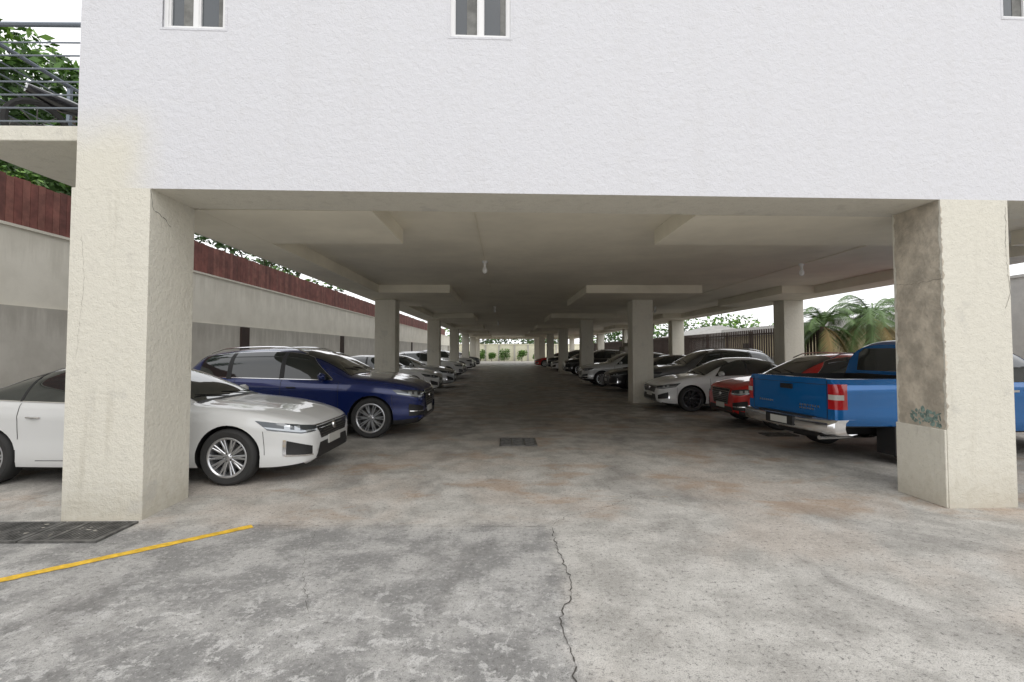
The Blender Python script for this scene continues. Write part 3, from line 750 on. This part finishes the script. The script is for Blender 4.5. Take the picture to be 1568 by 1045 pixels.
        patch(b, bvh, SS([(0, -.60, .36), (0, .60, .36)]), SS([(0, -.55, .46), (0, .55, .46)]), F, BK, 16, 3, .006, False)
        patch(b, bvh, SS([(.1, -.52, .40), (.25, -.82, .40)]), SS([(.1, -.52, .56), (.25, -.82, .62)]), (.8, .6, 0), BK, 10, 4, .006)
        patch(b, bvh, SS([(.1, -.54, .47), (.25, -.80, .48)]), SS([(.1, -.54, .483), (.25, -.80, .495)]), (.8, .6, 0), CH, 10, 1, .012)
        hl_lo = [(.05, -.50, .74), (.12, -.70, .73), (.42, -.90, .80)]; hl_up = [(.05, -.48, .83), (.15, -.70, .865), (.52, -.90, .885)]
    else:
        patch(b, bvh, SS([(0, -.42, .49), (0, .42, .49)]), SS([(0, -.52, .645), (0, .52, .645)]), F, BK, 16, 6, .006, False)
        for k in range(4): patch(b, bvh, SS([(0, -.43 - .02 * k, .515 + .033 * k), (0, .43 + .02 * k, .515 + .033 * k)]), SS([(0, -.43 - .02 * k, .519 + .033 * k), (0, .43 + .02 * k, .519 + .033 * k)]), F, CH, 16, 1, .012, False)
        patch(b, bvh, SS([(0, -.52, .655), (0, .52, .655)]), SS([(0, -.52, .668), (0, .52, .668)]), F, CH, 16, 1, .01, False)
        patch(b, bvh, SS([(0, -.55, .27), (0, .55, .27)]), SS([(0, -.46, .44), (0, .46, .44)]), F, BK, 16, 4, .006, False)
        patch(b, bvh, SS([(.1, -.56, .33), (.27, -.80, .35)]), SS([(.1, -.56, .43), (.27, -.80, .52)]), (.75, .65, 0), BK, 10, 4, .006)
        patch(b, bvh, SS([(.1, -.54, .315), (.27, -.82, .335)]), SS([(.1, -.54, .33), (.27, -.82, .355)]), (.75, .65, 0), CH, 10, 1, .01)
        patch(b, bvh, SS([(.27, -.80, .345), (.30, -.82, .345)]), SS([(.28, -.80, .53), (.30, -.82, .53)]), (.75, .65, 0), CH, 2, 6, .01)
        hl_lo = [(.05, -.50, .60), (.15, -.70, .595), (.48, -.85, .655)]; hl_up = [(.05, -.48, .665), (.18, -.70, .70), (.62, -.86, .765)]
    d = (.62, .78, 0)
    patch(b, bvh, SS(hl_lo), SS(hl_up), d, LD, 20, 6, .006)
    lo2 = [Vector(p) + Vector((0, 0, .012)) for p in hl_lo]
    up2 = [Vector(a).lerp(Vector(c), .35) for a, c in zip(hl_lo, hl_up)]
    patch(b, bvh, [S(p) for p in lo2], [S(p) for p in up2], d, LA, 20, 2, .010)
    for q in (.35, .62):
        a = Vector(hl_lo[1]).lerp(Vector(hl_up[1]), .55); e = Vector(hl_lo[2]).lerp(Vector(hl_up[2]), .5); c = a.lerp(e, q - .3)
        patch(b, bvh, [S(c + Vector((-.03, 0, -.028))), S(c + Vector((.035, -.02, -.028)))], [S(c + Vector((-.03, 0, .028))), S(c + Vector((.035, -.02, .028)))], d, LA, 4, 4, .011)
    zp = .44 if not suv else .47
    b.box(-.022, -.006, -.20 * sw, .20 * sw, (zp - .055) * sz, (zp + .055) * sz, PL); b.box(L + .004, L + .016, -.26, .26, .62 * sz, .73 * sz, PL)
    b.lathe([(.0, -.012), (.045, -.010), (.05, .0), (.05, .03)], 20, CH, (0, 0, 0)); i = len(b.v) - 20 * 4
    for k in range(i, len(b.v)):
        x, y, z = b.v[k]; b.v[k] = (y - .012, x, z + (.60 * sz if not suv else .72 * sz))
    zt = .78 if not suv else .90
    patch(b, bvh, SS([(L / sx, -.42, zt), (L / sx - .15, -.72, zt), (L / sx - .38, -.84, zt + .03)]), SS([(L / sx, -.42, zt + .10), (L / sx - .15, -.72, zt + .14), (L / sx - .45, -.84, zt + .13)]), (-.6, .8, 0), TL, 14, 5, .006)
    patch(b, bvh, [(L, -.55, .30 * sz), (L, .55, .30 * sz)], [(L, -.55, .42 * sz), (L, .55, .42 * sz)], (-1, 0, 0), BK, 12, 3, .006, False)
    for sg in (-1, 1):
        w = W(1.8 * sx) * .93; zm = belt(1.8 * sx) + .07; x = 1.80 * sx
        b.tube([(x, sg * (w - .01), zm - .05), (x - .02, sg * (w + .06), zm - .02)], .02, 6, BK)
        for k in (2.36, 3.22):
            zz = (.80 if not suv else .92) * sz; hw = W(k * sx); b.tube([(k * sx - .08, sg * (hw * .998 + .006), zz + .005), (k * sx, sg * (hw + .026), zz + .007), (k * sx + .09, sg * (hw * .998 + .006), zz + .01)], .012, 6, CH if not suv else BK)
    if suv:
        for sg in (-1, 1):
            pts = []
            for k in range(9):
                x = (2.15 + 1.85 * k / 8) * sx; pts.append((x, sg * W(x) * .72, top(x) + (.015 if 0 < k < 8 else -.03)))
            b.tube(pts, .014, 6, CH)
    tr = b.mesh(key + '_trim', TM, 40)
    bm_ = MB()
    for sg in (-1, 1):
        w = W(1.8 * sx) * .93; zm = belt(1.8 * sx) + .07; x = 1.80 * sx
        bm_.tube([(x - .01, sg * (w + .04), zm), (x - .02, sg * (w + .07), zm + .005), (x - .02, sg * (w + .15), zm + .01), (x, sg * (w + .20), zm + .01)], [.045, .07, .072, .03], 12, 0)
    mm = bm_.mesh(key + '_mirrors', [P['white']], 50)
    cache[key] = (me, tr, mm, s, wheelkey)
WH = dict(sed=wheel_mesh(.335, .235, 10, .026, M['alloy']), suv=wheel_mesh(.368, .265, 10, .022, M['alloy']), cou=wheel_mesh(.33, .25, 10, .026, M['dalloy']),
          trk=wheel_mesh(.38, .225, 6, .05, M['alloy'], .25))
build_type('sedan', SEDAN, 'sed')
cs = scale_spec(SEDAN, .90, .985, .99); cs['Rw'] = .33; build_type('coupe', cs, 'cou')
build_type('suv', SUV, 'suv')
hsx = scale_spec(SUV, .93, .93, .93); hsx['Rw'] = .34; build_type('hatch', hsx, 'sed')
def place(name, key, x, y, rz, pt):
    me, tr, mm, s, wk = cache[key]; e = empty(name, (x, y, 0), rz)
    def add(n, mesh, loc=(0, 0, 0), r=0, mat=None):
        o = bpy.data.objects.new(n, mesh); sc.collection.objects.link(o); o.parent = e; o.location = loc; o.rotation_euler[2] = r
        if mat: o.material_slots[0].link = 'OBJECT'; o.material_slots[0].material = mat
        return o
    add('body', me, mat=pt); add('trim', tr); add('mirrors', mm, mat=pt); W = pchip(s['W'])
    wr = {'sed': .335, 'suv': .368, 'cou': .33}[wk]
    for i, ax in enumerate(s['axles']):
        w = W(ax) - .012
        add('wheel_%d' % (2 * i), WH[wk], (ax, -w, wr)); o = add('wheel_%d' % (2 * i + 1), WH[wk], (ax, w, wr), math.pi)
    return e
PI = math.pi
place('sedan_car', 'sedan', -2.34, 6.68, PI + rad(-1), P['white'])
place('suv_car', 'suv', -1.53, 9.82, PI + rad(-1.5), P['navy'])
place('suv_car', 'hatch', -2.35, 13.0, PI, P['lsilver'])
place('sedan_car', 'sedan', -2.45, 18.6, PI, P['white'])
place('sedan_car', 'sedan', -2.2, 21.6, PI, P['silver'])
place('suv_car', 'hatch', -2.4, 28.2, PI, P['white'])
place('sedan_car', 'sedan', -2.5, 31.4, PI, P['grey'])
place('suv_car', 'suv', -2.5, 38.4, PI, P['lsilver'])
place('sedan_car', 'sedan', -2.5, 41.6, PI, P['black'])
place('suv_car', 'hatch', -2.5, 48.5, PI, P['grey'])
place('suv_car', 'hatch', 4.72, 10.55, 0, P['red'])
place('coupe_car', 'coupe', 4.05, 13.5, rad(1), P['white'])
place('suv_car', 'suv', 4.75, 17.0, 0, P['grey'])
place('sedan_car', 'sedan', 4.1, 19.6, 0, P['black'])
place('suv_car', 'hatch', 3.5, 22.4, 0, P['lsilver'])
place('suv_car', 'suv', 3.9, 32.0, 0, P['black'])
place('sedan_car', 'sedan', 3.7, 38.5, 0, P['white'])
place('suv_car', 'suv', 3.6, 41.5, 0, P['black'])
place('sedan_car', 'sedan', 3.0, 48.5, 0, P['red'])

# ------------------------------------------------------------------ pickup
def pickup(x, y, rz):
    e = empty('pickup_truck', (x, y, 0), rz)
    CAB = dict(L=3.62, n=3.4, tum=.30, crease=1,
        top=[(0, .88), (.02, .96), (.1, 1.03), (.4, 1.08), (1.0, 1.13), (1.4, 1.16), (1.75, 1.42), (2.1, 1.66), (2.4, 1.76), (2.9, 1.79), (3.4, 1.77), (3.52, 1.75), (3.62, 1.70)],
        belt=[(0, .80), (.05, .92), (.3, 1.0), (1.2, 1.06), (2.2, 1.10), (3.62, 1.16)],
        W=[(0, .74), (.03, .82), (.15, .88), (.5, .925), (1, .945), (3.5, .945), (3.62, .935)], bot=[(0, .42), (.3, .38), (3.62, .42)])
    v, f = hull(CAB, [0, .012, .03, .06] + [.1 + 3.42 * k / 60 for k in range(61)] + [3.56, 3.60, 3.62])
    bv = BVHTree.FromPolygons([Vector(p) for p in v], f); R_ = .38; cy = [(.92, R_, R_ + .07, -1.3, -.64), (.92, R_, R_ + .07, .64, 1.3)]
    me = cut(v, f, cy); finish_body(me, cy); me.materials[0] = P['blue']; o = bpy.data.objects.new('cab', me); sc.collection.objects.link(o); o.parent = e
    BED = dict(L=1.86, n=8, tum=.0, crease=1, top=[(0, 1.215), (1.86, 1.215)], belt=[(0, 1.17), (1.86, 1.17)],
        W=[(0, .93), (.03, .945), (1.4, .945), (1.75, .93), (1.83, .91), (1.86, .89)], bot=[(0, .50), (1.86, .55)])
    v, f = hull(BED, [0, .01, .03] + [.06 + 1.7 * k / 34 for k in range(35)] + [1.8, 1.83, 1.85, 1.86])
    v = [(p[0] + 3.64, p[1], p[2]) for p in v]; bb = BVHTree.FromPolygons([Vector(p) for p in v], f)
    AX = 4.14
    cy = [(AX, R_, R_ + .08, -1.3, -.62), (AX, R_, R_ + .08, .62, 1.3)]; bx = [(3.70, 5.41, -.80, .80, .74, 1.6)]
    me = cut(v, f, cy, bx); finish_body(me, cy); me.materials[0] = P['blue']
    for p in me.polygons:
        c = p.center
        if 3.68 < c.x < 5.42 and abs(c.y) < .81 and .73 < c.z < 1.19: p.material_index = 1
    o = bpy.data.objects.new('bed', me); sc.collection.objects.link(o); o.parent = e
    b = MB(); F = (1, 0, 0); RE = (-1, 0, 0)
    for (x0, x1, z0, z1, c0) in ((1.78, 2.62, 1.14, 1.66, .50), (2.70, 3.42, 1.18, 1.68, .0)):
        lo = []; up = []
        for k in range(13):
            xx = x0 + (x1 - x0) * k / 12; zt = z1
            if c0: zt = min(z1, z0 + .02 + (xx - x0) / c0 * (z1 - z0))
            lo.append((xx, -1, z0)); up.append((xx, -1, zt))
        patch(b, bv, lo, up, SIDE, GL, 20, 6, .005)
    lo = []; up = []
    tp = pchip(CAB['top']); bt = pchip(CAB['belt'])
    for k in range(9):
        xx = 1.46 + .80 * k / 8; w = .945 * .925 * .85 * (1 - .3 * (tp(xx) - bt(xx))); lo.append((xx, -w, 0)); up.append((xx, w, 0))
    patch(b, bv, lo, up, (0, 0, -1), GL, 14, 20, .006, False)
    patch(b, bv, [(3.62, -.62, 1.27), (3.62, .62, 1.27)], [(3.62, -.56, 1.64), (3.62, .56, 1.64)], RE, GL, 10, 4, .006, False)
    for (xx, a, c) in ((1.52, .5, 1.05), (2.66, .44, 1.12), (3.46, .5, 1.14)): strip(b, bv, [(xx, -1, a), (xx, -1, c)], .008, SIDE, SM)
    patch(b, bv, [(0, -.5, .68), (0, .5, .68)], [(0, -.54, .93), (0, .54, .93)], F, BK, 12, 5, .006, False)
    patch(b, bv, [(.05, -.58, .70), (.3, -.9, .74)], [(.05, -.58, .92), (.36, -.9, .94)], (.7, .7, 0), LA, 10, 5, .006)
    zl, zu = .80, 1.14
    patch(b, bb, [(5.5, -.775, zl), (5.48, -.87, zl), (5.38, -.95, zl)], [(5.5, -.775, zu), (5.48, -.87, zu), (5.38, -.95, zu)], (-.75, .66, 0), TL, 10, 8, .008)
    patch(b, bb, [(5.5, -.785, .93), (5.48, -.87, .93), (5.41, -.93, .93)], [(5.5, -.785, 1.0), (5.48, -.87, 1.0), (5.41, -.93, 1.0)], (-.75, .66, 0), PL, 10, 2, .012)
    for yy in (-.755, .755):
        patch(b, bb, [(5.5, yy - .005, .66), (5.5, yy + .005, .66)], [(5.5, yy - .005, 1.19), (5.5, yy + .005, 1.19)], RE, SM, 1, 6, .005, False)
    patch(b, bb, [(5.5, -.75, .655), (5.5, .75, .655)], [(5.5, -.75, .667), (5.5, .75, .667)], RE, SM, 8, 1, .005, False)
    patch(b, bb, [(5.5, -.75, 1.125), (5.5, .75, 1.125)], [(5.5, -.75, 1.131), (5.5, .75, 1.131)], RE, SM, 8, 1, .004, False)
    b.box(5.502, 5.525, -.12, .12, 1.03, 1.10, BK)
    for (ya, yb, zz) in ((-.62, -.30, .80), (.25, .62, .80), (.25, .50, .755)):
        yy = ya
        while yy < yb: b.box(5.502, 5.507, yy, yy + .030, zz, zz + .028, CH); yy += .048
    i = len(b.v); prof = [(.0, .47), (.10, .45), (.17, .48), (.19, .54), (.18, .62), (.13, .66), (.0, .665)]
    ys = [(-.93, -.22), (-.92, -.06), (-.86, .0), (-.4, .03), (.4, .03), (.86, .0), (.92, -.06), (.93, -.22)]
    for (yy, dx) in ys:
        for (px, pz) in prof: b.v.append((5.42 + px + dx, yy, pz))
    n = len(prof)
    for k in range(len(ys) - 1):
        for j in range(n - 1): b.f.append((i + k * n + j, i + k * n + j + 1, i + (k + 1) * n + j + 1, i + (k + 1) * n + j)); b.m.append(CH)
    b.box(5.54, 5.658, -.28, .28, .50, .64, BK); b.box(5.658, 5.664, -.17, .17, .52, .62, PL); b.box(5.43, 5.58, -.55, .55, .655, .672, BK)
    for sg in (-1, 1): b.box(AX + .46, AX + .48, sg * .80 - .14, sg * .80 + .14, .16, .55, BK)
    b.box(.5, 5.3, -.45, .45, .34, .50, BK); b.tube([(AX, -.75, .38), (AX, .75, .38)], .05, 8, BK); b.lathe([(.0, -.14), (.12, -.1), (.14, 0), (.12, .1), (0, .14)], 12, BK, (AX, 0, .38)); b.tube([(4.5, .5, .36), (5.5, .6, .38)], .03, 8, CH)
    for sg in (-1, 1):
        b.tube([(1.85, sg * .93, 1.12), (1.83, sg * 1.02, 1.16)], .02, 6, BK); b.tube([(1.83, sg * 1.0, 1.18), (1.82, sg * 1.04, 1.2), (1.82, sg * 1.14, 1.2), (1.83, sg * 1.17, 1.2)], [.06, .10, .10, .05], 12, BK)
        for k in (2.5, 3.3): b.box(k, k + .16, sg * .945 - .012, sg * .945 + .012, 1.0, 1.03, CH)
    b.obj('trim', TM, e, smooth=40)
    for ax in (.92, AX):
        for sg in (-1, 1):
            o = bpy.data.objects.new('wheel', WH['trk']); sc.collection.objects.link(o); o.parent = e; o.location = (ax, sg * .93, .38)
            if sg > 0: o.rotation_euler[2] = PI
ang = rad(9.0); pickup(4.33 + 5.5 * math.cos(ang), 7.38 + 5.5 * math.sin(ang), PI + ang)

# ------------------------------------------------------------------ light : bright overcast sky
w = bpy.data.worlds.new('World'); sc.world = w; w.use_nodes = True; nt = w.node_tree
sun = Vector((.25, -.72, .80)).normalized()
sky = nt.nodes.new('ShaderNodeTexSky'); sky.sky_type = 'NISHITA'; sky.sun_disc = False
sky.sun_elevation = math.asin(sun.z); sky.sun_rotation = math.atan2(sun.x, sun.y); sky.dust_density = 4; sky.air_density = 1.0; sky.ozone_density = 1
tc = N(nt, 'ShaderNodeTexCoord').outputs['Generated']
cl = noise(nt, tc, 2.8, 2, .6)
cloud = mixc(nt, sstep(nt, cl, .3, .7), (9.0, 9.1, 9.3), (10.5, 10.5, 10.5))
nt.links.new(mixc(nt, .92, sky.outputs[0], cloud), nt.nodes['Background'].inputs[0]); nt.nodes['Background'].inputs[1].default_value = .15
L = bpy.data.lights.new('sun', 'SUN'); L.energy = .5; L.angle = rad(30); L.color = (1, .96, .9)
lo = bpy.data.objects.new('sun', L); sc.collection.objects.link(lo); lo.rotation_euler = sun.to_track_quat('Z', 'Y').to_euler()

cam = bpy.data.cameras.new('camera'); cam.lens = 17.0; cam.sensor_width = 36; cam.clip_end = 1000; cam.clip_start = .05; cam.shift_y = -.007
co = bpy.data.objects.new('camera', cam); sc.collection.objects.link(co); co.location = (0, 0, 1.6); co.rotation_euler = (rad(90 + 2.0), 0, rad(-.85))
sc.camera = co
sc.view_settings.view_transform = 'Standard'; sc.view_settings.look = 'None'; sc.view_settings.exposure = 0
